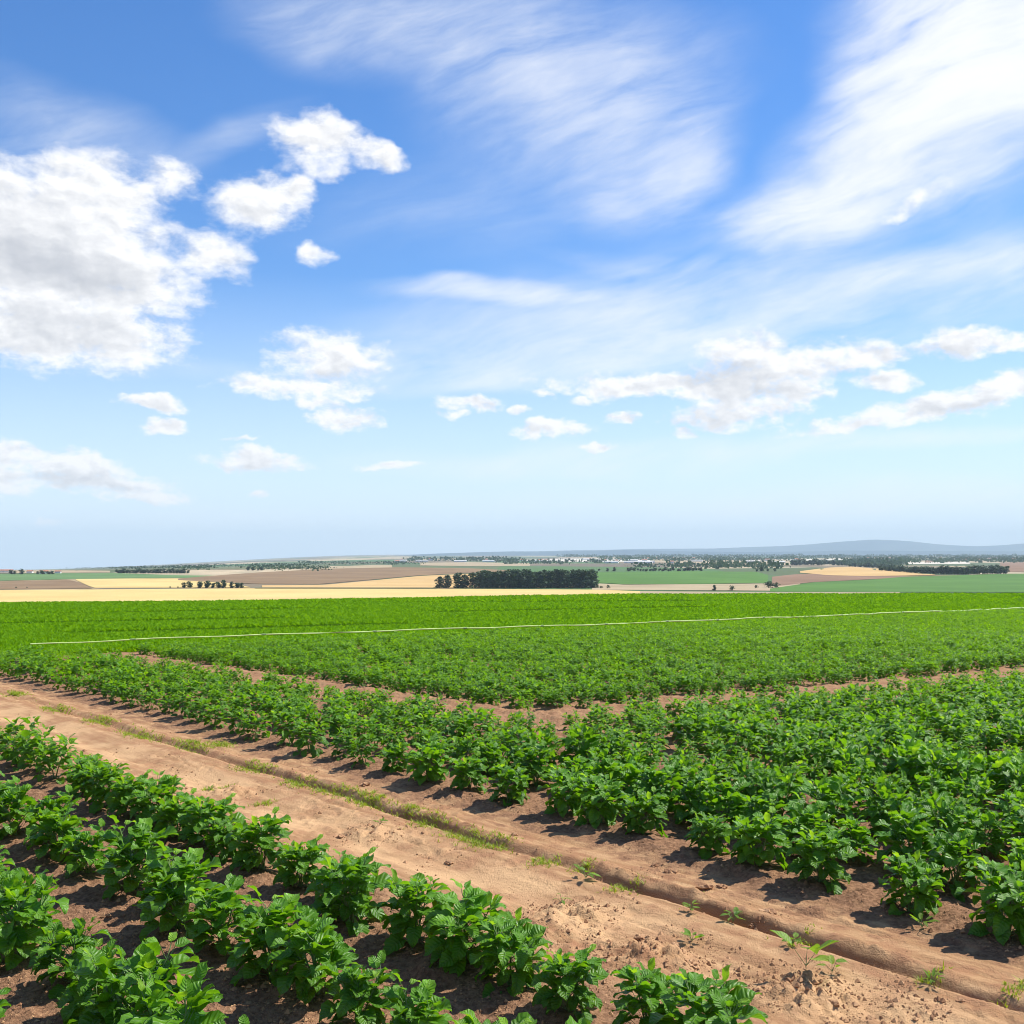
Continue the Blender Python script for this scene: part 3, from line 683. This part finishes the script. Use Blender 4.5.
# pale pipe along the edge of the cereal
n = 120; pp = []
for i in range(n+1):
    t = i/n; x = LA[0]+(LB[0]-LA[0])*t*1.12; y = LA[1]+(LB[1]-LA[1])*t*1.12
    pp.append((x+.12*float(vnoise(t*30, 0, 2)), y+.12*float(vnoise(t*30, 5, 2)), float(terrain(x, y))+.25+.04*float(vnoise(t*45, 9, 4))))
v_, q_ = tube(pp, [.010+.026*i/n for i in range(n+1)], 8)
tag(mesh_np('irrigation_pipe', v_, q_, M_PIPE), 'long thin pale irrigation pipe crossing the whole green field', 'pipe')

pipe_o = bpy.data.objects['irrigation_pipe']
for i in range(4, n, 6):
    a_, b_ = Vector(pp[i]), Vector(pp[i+1]); rr = .010+.026*i/n
    v_, q_ = tube([a_, a_.lerp(b_, .12), a_.lerp(b_, .24)], [rr*1.25, rr*1.7, rr*1.25], 10)
    mesh_np('coupling', v_, q_, M_STEM, pipe_o)
# ------------------------------------------------------------------ small things on the lane
def clod_mesh(seed, nm='soil_clod', sub=3):
    import bmesh
    bm = bmesh.new(); bmesh.ops.create_icosphere(bm, subdivisions=sub, radius=1)
    for v in bm.verts:
        c_ = v.co; n = float(fbm(np.array(c_.x*1.6+seed), np.array(c_.y*1.6+c_.z*2.1), seed, 4, .6))
        v.co = c_*(1+1.1*n+.25*float(vnoise(np.array(c_.x*5+seed), np.array(c_.y*5+c_.z*6), seed))); v.co.z *= .72
    me = bpy.data.meshes.new(nm); bm.to_mesh(me); bm.free(); me.materials.append(M_CLOD)
    for p in me.polygons: p.use_smooth = False
    return me
CL = [clod_mesh(k) for k in range(5)]
clods = [(768,915,.030,'largest dark red soil clod on the lane, right of the lone weeds'),(752,921,.016,'small clod touching the left side of the largest clod'),
 (672,872,.026,'flat brown clod on the upper edge of the lane, below the crop row'),(655,866,.018,'small brown clod just left of a flat clod near the right crop row'),
 (705,889,.034,'broad low clod halfway between the right crop row and the rut'),(722,888,.020,'clod at the right end of a broad low clod on the lane'),
 (880,852,.016,'small clod beneath the right crop row'),(515,836,.022,'reddish clod on the pale bank above the rut'),(365,786,.030,'reddish clod near the middle of the lane, by a grassy strip'),
 (662,940,.034,'dark clod on top of the crumbled mound beside the left crop'),(640,932,.026,'dark clod at the left end of the crumbled mound'),(690,966,.030,'dark clod at the right foot of the crumbled mound'),
 (676,950,.022,'small dark clod in the middle of the crumbled mound'),(560,903,.030,'dark clod in the hollow left of the crumbled soil heap'),(590,910,.022,'small clod at the right side of the crumbled soil heap'),
 (530,911,.020,'small clod on smooth soil, left of the crumbled soil heap'),(790,985,.024,'brown clod on the slope of the seedling mound'),(835,1003,.018,'small clod right of the seedling mound'),
 (340,834,.020,'dark clod beside the left crop block, in a shallow hollow'),(935,905,.018,'small clod at the foot of the front plant by the right crop row'),(960,1000,.014,'small clod right of the rut near the lower frame edge'),
 (610,957,.022,'clod between the crumbled mound and the left crop'),(450,858,.018,'small clod on the washed lane above the left crop'),(870,1010,.016,'lone clod left of the rut near the lower frame edge'),
 (470,795,.018,'small clod in front of the right crop row, in its shade'),(150,715,.022,'clod in the lane near the far left end')]
for i, (px, py, s, lb) in enumerate(clods):
    h_ = hit(px, py); s *= 1.0
    o = bpy.data.objects.new('soil_clod', CL[i % 5]); COL.objects.link(o); o.location = (h_[0], h_[1], float(ground(h_[0], h_[1]))+s*.05)
    o.scale = (s*random.uniform(.9, 1.4), s*random.uniform(.8, 1.1), s*random.uniform(.7, 1)); o.rotation_euler = (0, 0, random.uniform(0, 6))
    tag(o, lb, 'soil clod', 'soil clods lying on the dirt lane')
# crumbs: thousands of grains, one mass
def crumbs():
    r = np.random.default_rng(11); V0 = np.array([(1,0,0),(-1,0,0),(0,1,0),(0,-1,0),(0,0,1),(0,0,-1)], float)
    F0 = np.array([(0,2,4),(2,1,4),(1,3,4),(3,0,4),(2,0,5),(1,2,5),(3,1,5),(0,3,5)])
    n = 120000; y = 3.2*np.exp(r.random(n)*math.log(14/3.2)); x = (r.random(n)*1.04-.52)*y
    p, q = pq(x, y)
    cl = fbm(x/.25, y/.25, 71, 3)
    lane = (p > 3.12) & (p < 4.62); cl = cl+sum(1.6*np.exp(-(((x-mx)**2+(y-my)**2)/(1.5*mr)**2)) for mx, my, mr, mh in MOUNDS); keep = np.where(lane, cl > .05+.5*r.random(n)**.6, cl > -.5*r.random(n))
    x, y = x[keep], y[keep]; n = len(x); s = .0019*np.exp(r.normal(0, .78, n))*(1+.5*np.clip(cl[keep], 0, 1)); s = np.minimum(s, .017)
    V_ = V0[None]*s[:, None, None]*r.uniform(.55, 1.3, (n, 6, 1)); a = r.uniform(0, 6.28, n)
    ca, sa = np.cos(a)[:, None], np.sin(a)[:, None]
    V_ = np.stack([V_[..., 0]*ca-V_[..., 1]*sa, V_[..., 0]*sa+V_[..., 1]*ca, V_[..., 2]*.8], -1)
    V_ += np.stack([x, y, ground(x, y)+s*.05], 1)[:, None, :]
    Q_ = (F0[None]+(np.arange(n)*6)[:, None, None]).reshape(-1, 3)
    o = mesh_np('soil_crumbs', V_.reshape(-1, 3), Q_, M_CLOD, smooth=False)
    tag(o, 'loose crumbs of red brown soil strewn over the ground', 'soil crumbs', None, 'stuff')
crumbs()
# grass creeping along the rut
gp = []; gh = []
r_ = np.random.default_rng(21)
patches = [(15,695,.5),(55,709,.55),(100,722,.5),(140,735,.6),(192,747,.55),(255,769,.42),(298,783,.32),(330,792,.25),(360,799,.42),(372,803,.3),(430,822,.3),(468,836,.34),(492,843,.30),(545,862,.14),(585,868,.09),(625,887,.12),(800,940,.07),(932,977,.06),(1018,992,.08),(220,745,.3),(410,812,.2),(215,785,.10),(265,800,.08)]
for (px, py, ln) in patches:
    X0, Y0 = hit(px, py); n = int(620*ln)
    for _ in range(n):
        dq = r_.normal(0, ln*.30); dp = r_.normal(0, .06); x = X0+dq*U2[0]+dp*N2[0]; y = Y0+dq*U2[1]+dp*N2[1]
        gp.append((x, y, float(ground(x, y)))); gh.append(.022+.02*r_.random())
X_ = 0
for _ in range(160):
    q = r_.uniform(0, 22); p = float(rut(np.array(q)))-.02+r_.normal(.02, .06)
    if float(vnoise(q*1.2, 3.0, 8)) < -.05 and q < 6: continue
    x, y = xy(p, q)
    if y < 3: continue
    gp.append((x, y, float(ground(x, y)))); gh.append(.014+.014*r_.random())
gr = blades(gp, gh, [.0045]*len(gp), 4, 1.3, 9, M_GRASS, 'grass')
tag(gr, 'sparse yellow green grass creeping along the rut of the dirt lane', 'grass', None, 'stuff')
# lone weeds
def weed(px, py, s, n, lb, lw=.5, seed=1):
    X0, Y0 = hit(px, py); r = random.Random(seed); s *= 1.3 if s < .15 else 1
    e = empty('weed', (X0, Y0, float(ground(X0, Y0)))); Vs = []; Fs = []; UVs = []; Ts = []; base = 0; st = []
    for i in range(n):
        a = i*2.4+r.uniform(-.4, .4); el = R(r.uniform(35, 75)); h0 = Vector((0, 0, s*.15)); ln = s*r.uniform(.2, .5)
        p1 = h0+Vector((math.cos(a)*math.cos(el), math.sin(a)*math.cos(el), math.sin(el)))*ln
        st.append(tube([Vector((0, 0, -.01)), h0, p1], [.0018, .0016, .001], 4))
        L = s*r.uniform(.4, .65); v_, uv_ = leaf_verts(L, L*lw, 7, 5, R(r.uniform(8, 25)), R(r.uniform(15, 60)), .05, False, r.random())
        v_ = v_ @ rotm(a, R(r.uniform(0, 50)), r.uniform(-.4, .4)).T+np.array(p1)
        Vs.append(v_); UVs.append(uv_); Fs += leaf_faces(7, 5, base); base += len(v_); Ts.append(np.full(len(v_), r.uniform(.2, 1)))
    mesh_np('foliage', np.concatenate(Vs), Fs, M_WEED, e, True, np.concatenate(UVs), np.concatenate(Ts))
    v_, q_ = merge(st); mesh_np('stem', v_, q_, M_STEM, e)
    tag(e, lb, 'weed', 'weeds growing on the dirt lane')
weed(806,977,.20,4,'seedling with two broad upright leaves on the mound near the lower right',.62,3)
weed(792,945,.05,6,'yellowish low weed just behind the broad leaved seedling',.6,4)
weed(832,972,.07,4,'low pale green sprig at the right of the broad leaved seedling',.4,5)
weed(733,920,.065,9,'small bushy green weed left of the largest soil clod',.5,6)
weed(692,938,.055,8,'small green weed on the crumbled mound beside the left crop',.6,7)
weed(691,912,.055,7,'thin upright green weed beside the rut, above the crumbled mound',.45,8)
weed(586,880,.085,7,'sprawling yellow green weed on the bank of the rut',.45,9)
weed(562,905,.06,5,'faint thin weed on the crumbled soil heap left of the rut',.35,10)
weed(932,985,.055,9,'flat tuft of yellow green weed inside the lower right rut',.3,11)
weed(922,930,.075,7,'light green weed at the foot of the front right crop plant',.35,12)
weed(380,828,.055,6,'small dull weed in the hollow near the left crop block',.4,13)
weed(210,788,.05,6,'tiny weed on the left half of the lane far from the camera',.4,14)

# ------------------------------------------------------------------ trees of the plain
def crown_mesh(seed, kind):
    r = random.Random(seed); V_ = []; Q_ = []; T_ = []
    n = {'tall': 700, 'round': 480, 'bush': 320}[kind]
    lobes = []
    if kind == 'tall':
        for k in range(11):
            z = .06+.84*k/10; rad = .20*(1-.55*max(0, (z-.45)/.55)**1.6)*r.uniform(.75, 1.15); a = r.uniform(0, 6.28); o_ = rad*.45
            lobes.append((math.cos(a)*o_, math.sin(a)*o_, z, rad, .10))
    elif kind == 'round':
        for k in range(13):
            a = r.uniform(0, 6.28); z = r.uniform(.16, .84); o_ = r.uniform(.05, .27)*(1-.5*abs(z-.5)/.4); lobes.append((math.cos(a)*o_, math.sin(a)*o_, z, r.uniform(.15, .21), .15))
    else:
        for k in range(12):
            a = r.uniform(0, 6.28); z = r.uniform(.14, .75); o_ = r.uniform(.05, .42); lobes.append((math.cos(a)*o_, math.sin(a)*o_, z, r.uniform(.16, .26), .17))
    for i in range(n):
        lx, ly, lz, rad, rz_ = lobes[i % len(lobes)]
        v = Vector((r.gauss(0, 1), r.gauss(0, 1), r.gauss(0, 1))).normalized()*r.uniform(.6, 1.05)
        c_ = Vector((lx+v.x*rad, ly+v.y*rad, lz+v.z*rz_)); s = r.uniform(.022, .042)*(1.45 if kind != 'tall' else 1)
        M = Matrix.Rotation(r.uniform(0, 6.28), 3, 'Z') @ Matrix.Rotation(r.uniform(-1.2, 1.2), 3, 'X')
        b = len(V_)
        for (a_, b_) in ((-1, -.8), (1, -.6), (.8, 1), (-1.1, .7)): V_.append(tuple(c_+M @ Vector((a_*s, b_*s, r.uniform(-.3, .3)*s))))
        Q_.append((b, b+1, b+2, b+3)); T_ += [r.random()*.8]*4
    return V_, Q_, T_, lobes
def tree_proto(seed, kind):
    V_, Q_, T_, lobes = crown_mesh(seed, kind); e = empty('tree' if kind != 'bush' else 'bush', (0, 0, 0))
    mesh_np('crown', V_, Q_, M_TREE, e, True, None, T_)
    top = .85 if kind == 'tall' else .6 if kind == 'round' else .4
    pr_ = [tube([(0, 0, -.05), (.01, 0, top*.5), (0, .01, top)], [.028, .02, .006], 7)]
    for (lx, ly, lz, rad, rz_) in lobes[::2]: pr_.append(tube([(0, 0, max(.08, lz-.22)), (lx*.6, ly*.6, lz-.08), (lx, ly, lz)], [.012, .008, .004], 4))
    v_, q_ = merge(pr_); mesh_np('trunk', v_, q_, M_BARK, e); e['_n'] = 0
    return e
TP = {k: [tree_proto(s+j, k) for j in range(3)] for k, s in (('tall', 500), ('round', 520), ('bush', 540))}
def tree(px, py, hpx, kind, lb, group, wide=1.0, name=None):
    A = hit(px, py, 0, 420)
    if A is None: return
    d = A[1]; h = hpx/F*d
    e = random.choice(TP[kind])
    if e['_n']: o = copy_tree(e)
    else: o = e
    e['_n'] += 1
    o.location = (A[0], A[1], float(terrain(A[0], A[1]))); o.rotation_euler = (0, 0, random.uniform(0, 6.28)); o.scale = (h*wide, h*wide, h)
    tag(o, lb, 'bush' if kind == 'bush' else 'tree', group)
g = 'trees of the dark wood on the plain'
for i, (px, hh) in enumerate([(439.5,12),(447,13.5),(458,15.5),(464,14),(472.5,16)]):
    tree(px, 588.2, hh, 'tall', ['small narrow dark tree at the very left end of the wood', 'dark tree with slight gap each side, second from the left end of the wood', 'tall dark tree, third from the left end of the wood', 'slim dark tree, fourth from the left end of the wood', 'tall dark tree just left of the closed part of the wood'][i], g, 1.75)
px = 480
while px < 595:
    tree(px, 588.4-random.uniform(0, .5), random.uniform(14.2, 19), 'tall', 'dark tall tree within the closed part of the wood', g, 1.3); px += random.uniform(3.0, 4.3)
px = 479
while px < 594:
    tree(px, 586.6, random.uniform(15, 17.8), 'tall', 'dark tall tree within the closed part of the wood', g, 1.35); px += random.uniform(4.5, 6)
g = 'small trees in the hedge of the yellow fields'
for i, (px, hh, wd_) in enumerate([(184,5.2,1.3),(189.5,6.4,1.3),(200,7.2,1.2),(207.5,8,1.2),(213,5,1.3),(218.5,6,1.4),(223,7.2,1.3),(232,5.6,1.3),(237.5,5.8,1.4),(242,4.6,1.4)]):
    tree(px, 587.9, hh*1.18, 'round', '%s small dark tree from the left in the hedge between the yellow fields' % ordinal(i).replace('nearest', 'first'), g, wd_)
for i, (px, py, hh) in enumerate([(170,588,2.2),(178,588,2),(16,588.4,2.2),(27,588.4,1.8)]):
    tree(px, py, hh, 'bush', ['low bush left of the small hedge trees', 'tiny bush touching the left end of the small hedge trees', 'left of two tiny bushes below the brown field', 'right of two tiny bushes below the brown field'][i], 'bushes at the edge of the yellow field')
tree(714,590.6,6,'round','small round tree in the valley, left of two','trees in front of the bright green field',1.2)
tree(732.5,590.6,6.5,'bush','dark bushy tree in the valley, right of two','trees in front of the bright green field',1.0)
tree(769,588.2,8.5,'bush','broad dark thicket at the left end of the long green field','thicket bushes beside the green field',1.5)
tree(776,588.2,7,'bush','dark bush at the right side of the broad thicket','thicket bushes beside the green field',1.3)
tree(756,588.4,4,'bush','small green bush left of the broad thicket','thicket bushes beside the green field',1.2)
tree(608,588.6,4.5,'bush','small bush just right of the dark wood','bushes near the dark wood',1.0)
tree(601,588.4,3,'bush','tiny bush at the right foot of the dark wood','bushes near the dark wood',1.4)
g = 'trees of the long belt on the right'
px = 880
while px < 1006:
    b_ = np.interp(px, [880, 930, 960, 1006], [570.5, 574.2, 574.6, 573.8]); hh = np.interp(px, [880, 905, 930, 1000, 1006], [5, 7, 8.5, 10, 9])
    tree(px, float(b_), float(hh)*random.uniform(.9, 1.1), 'round', 'dark tree in the long belt above the green field on the right', g, 1.2); px += random.uniform(2.2, 3.2)
g = 'trees behind the golden hill'
px = 792
while px < 900:
    tree(px, float(np.interp(px, [792, 835, 900], [565.2, 565.4, 569.5]))+random.uniform(-.8, .4), random.uniform(5, 8) if px < 838 else random.uniform(4, 6), 'round', 'dark tree in the row behind the golden hill', g, 1.35); px += random.uniform(2.2, 3.4)
g = 'low trees behind the bright green field'
for px in list(np.arange(628, 704, 3.1))+[600, 608, 613]:
    tree(px+random.uniform(-1, 1), 571.6-random.uniform(0, 1.2), random.uniform(2.6, 4.8), 'round', 'low tree in the hedge along the far edge of the bright green field', g, 1.5)
for i, (px, hh) in enumerate([(762, 6.5), (757, 4), (775, 4.2), (768, 3.5)]):
    tree(px, 571.5, hh, 'round', ['tallest tree of the clump left of the golden hill', 'small tree left of the tallest in the clump by the golden hill', 'tree at the right of the clump by the golden hill', 'low tree amid the clump by the golden hill'][i], 'clump left of the golden hill', 1.2)
g = 'trees along the far left hedges'
px = 118
while px < 190:
    tree(px, 573.4, random.uniform(3.5, 6), 'round', 'dark tree in the wooded strip above the left fields', g, 1.5); px += random.uniform(2.4, 3.6)
for px in (11, 14, 21, 37, 42, 48, 52): tree(px+.5, 574.4, random.uniform(3, 6), 'round', 'dark tree among the pale farm sheds on the far left', 'trees at the far left farm', 1.4)
for px in (248, 253, 258, 262): tree(px, 570.5, random.uniform(2.5, 4.5), 'round', 'tree left of the ploughed hill', g+' by the hill', 1.5)
for k in TP:
    for e in TP[k]:
        if '_n' in e: del e['_n']
for o in list(COL.objects):
    if '_n' in o: del o['_n']
# remote woodland and hedges: one mass of small crowns out on the plain
def woodland():
    r = np.random.default_rng(31); Vv = []; Qq = []; T_ = []; b = 0
    def clump(x, y, h, wd_, n=16):
        nonlocal b
        z0 = float(terrain(x, y))
        for _ in range(n):
            cx = x+r.normal(0, wd_*.33); cy = y+r.normal(0, wd_*.33); cz = z0+h*r.uniform(.12, .95); s = h*r.uniform(.16, .3)
            a = r.uniform(0, 6.28); ca, sa = math.cos(a)*s, math.sin(a)*s; t = r.random()*.8
            Vv.extend([(cx-ca, cy-sa, cz-s*.8), (cx+ca, cy+sa, cz-s*.6), (cx+ca*.8, cy+sa*.8, cz+s*.8), (cx-ca*.9, cy-sa*.9, cz+s*.7)]); Qq.append((b, b+1, b+2, b+3)); T_.extend([t]*4); b += 4
    strips = [(-20,125,568.6,.5,90),(120,205,568,1.2,90),(200,300,566,.8,60),(255,330,569,1.6,40),(300,420,563.5,1,70),(410,520,561,.9,60),(500,600,563.5,.9,35),(600,800,559.5,2.0,190),(560,800,556.9,.7,160),(780,1044,557.5,1.4,300),(850,1044,561,2.2,170),(990,1044,561.5,1.6,40),(640,780,567.5,1.2,60),(840,905,564,2.4,90)]
    for (a0, a1, y0, dy, n) in strips:
        for _ in range(n):
            A = hit(r.uniform(a0, a1), y0+r.normal(0, dy*.6), 0, 420)
            if A is None or A[1] > 11500: continue
            clump(A[0], A[1], r.uniform(5, 12)*(1+A[1]/9000)*(.5 if a1 < 430 else 1), r.uniform(14, 40)*(1+A[1]/5000), 12)
    o = mesh_np('distant_woodland', Vv, Qq, M_TREE, None, True, None, T_)
    tag(o, 'remote dark hedges and woods spread over the plain below the blue hills', 'woodland', None, 'stuff')
woodland()
# farm and village houses, far off
def house_proto(w_, d_, h_, roof):
    e = empty('house', (0, 0, 0)); a, b = w_/2, d_/2
    V_ = [(-a,-b,-1),(a,-b,-1),(a,b,-1),(-a,b,-1),(-a,-b,h_),(a,-b,h_),(a,b,h_),(-a,b,h_)]
    mesh_np('wall', V_, [(0,1,5,4),(1,2,6,5),(2,3,7,6),(3,0,4,7),(4,5,6,7)], M_WALL, e, False)
    o_ = .5; V_ = [(-a-o_,-b-o_,h_+.02),(a+o_,-b-o_,h_+.02),(a+o_,b+o_,h_+.02),(-a-o_,b+o_,h_+.02),(-a-o_,0,h_+roof),(a+o_,0,h_+roof)]
    me = mesh_np('roof', V_, [(0,1,5,4),(2,3,4,5),(0,4,3,3),(1,2,5,5),(0,3,2,1)][:2]+[(0,3,2,1)], M_ROOF if roof > 1.6 else M_WALL, e, False)
    return e
HP = [house_proto(14, 9, 5, 2.6), house_proto(20, 10, 6, 3), house_proto(45, 16, 5, 1.5), house_proto(60, 18, 6, 1.4)]
used = set(); hr = random.Random(4)
spots = [(x_, 572.8, 1) for x_ in (4, 9)]+[(30, 573.2, 0), (58, 573.4, 0), (44, 573.8, 1)]
for _ in range(34): spots.append((hr.uniform(585, 800), hr.uniform(558.2, 563.5), hr.choice((0, 1, 2, 1))))
for _ in range(20): spots.append((hr.uniform(960, 1030), hr.uniform(558.8, 561.2), hr.choice((0, 1, 0, 2))))
for _ in range(12): spots.append((hr.uniform(395, 560), hr.uniform(560.5, 562.5), hr.choice((0, 1, 0, 2))))
for _ in range(6): spots.append((hr.uniform(860, 960), hr.uniform(557.5, 560), hr.choice((0, 1, 2))))
for (px, py, k) in spots:
    A = hit(px, py, 0, 420)
    if A is None: continue
    o = HP[k] if k not in used else copy_tree(HP[k]); used.add(k)
    o.location = (A[0], A[1], float(terrain(A[0], A[1]))); o.rotation_euler = (0, 0, hr.uniform(-.5, .5)); o.scale = (.6, .6, .6) if px < 100 else (1, 1, 1)
    where = 'among trees on the far left' if px < 100 else 'in the remote village left of the hills' if px < 580 else 'in the remote village behind the bright green field' if px < 810 else 'scattered far behind the tree belt' if px < 960 else 'in the village above the right tree belt'
    tag(o, ('tiny pale long shed ' if k > 1 else 'tiny pale house ')+where, 'shed' if k > 1 else 'house', 'remote farm buildings on the plain')
    if k > 1: o.name = 'farm_shed'

def drop(o):
    for ch in list(o.children): drop(ch)
    bpy.data.objects.remove(o)
for o in [o for o in COL.objects if o.parent is None and o.type == 'EMPTY' and 'label' not in o]: drop(o)   # patterns that found no place

# ------------------------------------------------------------------ the air over the plain
def haze():
    m, t, o = mat('haze'); pv = t.n.new('ShaderNodeVolumePrincipled')
    pv.inputs['Color'].default_value = c4(.74, .92, 1.0); pv.inputs['Density'].default_value = 6e-5; pv.inputs['Anisotropy'].default_value = 0.0
    t.l.new(pv.outputs[0], o.inputs['Volume'])
    x0, x1, y0, y1, z0, z1 = -25500, 25500, -600, 22300, -420, 420
    V_ = [(x0,y0,z0),(x1,y0,z0),(x1,y1,z0),(x0,y1,z0),(x0,y0,z1),(x1,y0,z1),(x1,y1,z1),(x0,y1,z1)]
    tag(mesh_np('haze', V_, [(3,2,1,0),(4,5,6,7),(0,1,5,4),(1,2,6,5),(2,3,7,6),(3,0,4,7)], m, None, False), 'thin blue air over the plain', 'haze', None, 'stuff')
haze()
import time; print('objects', len(bpy.data.objects))
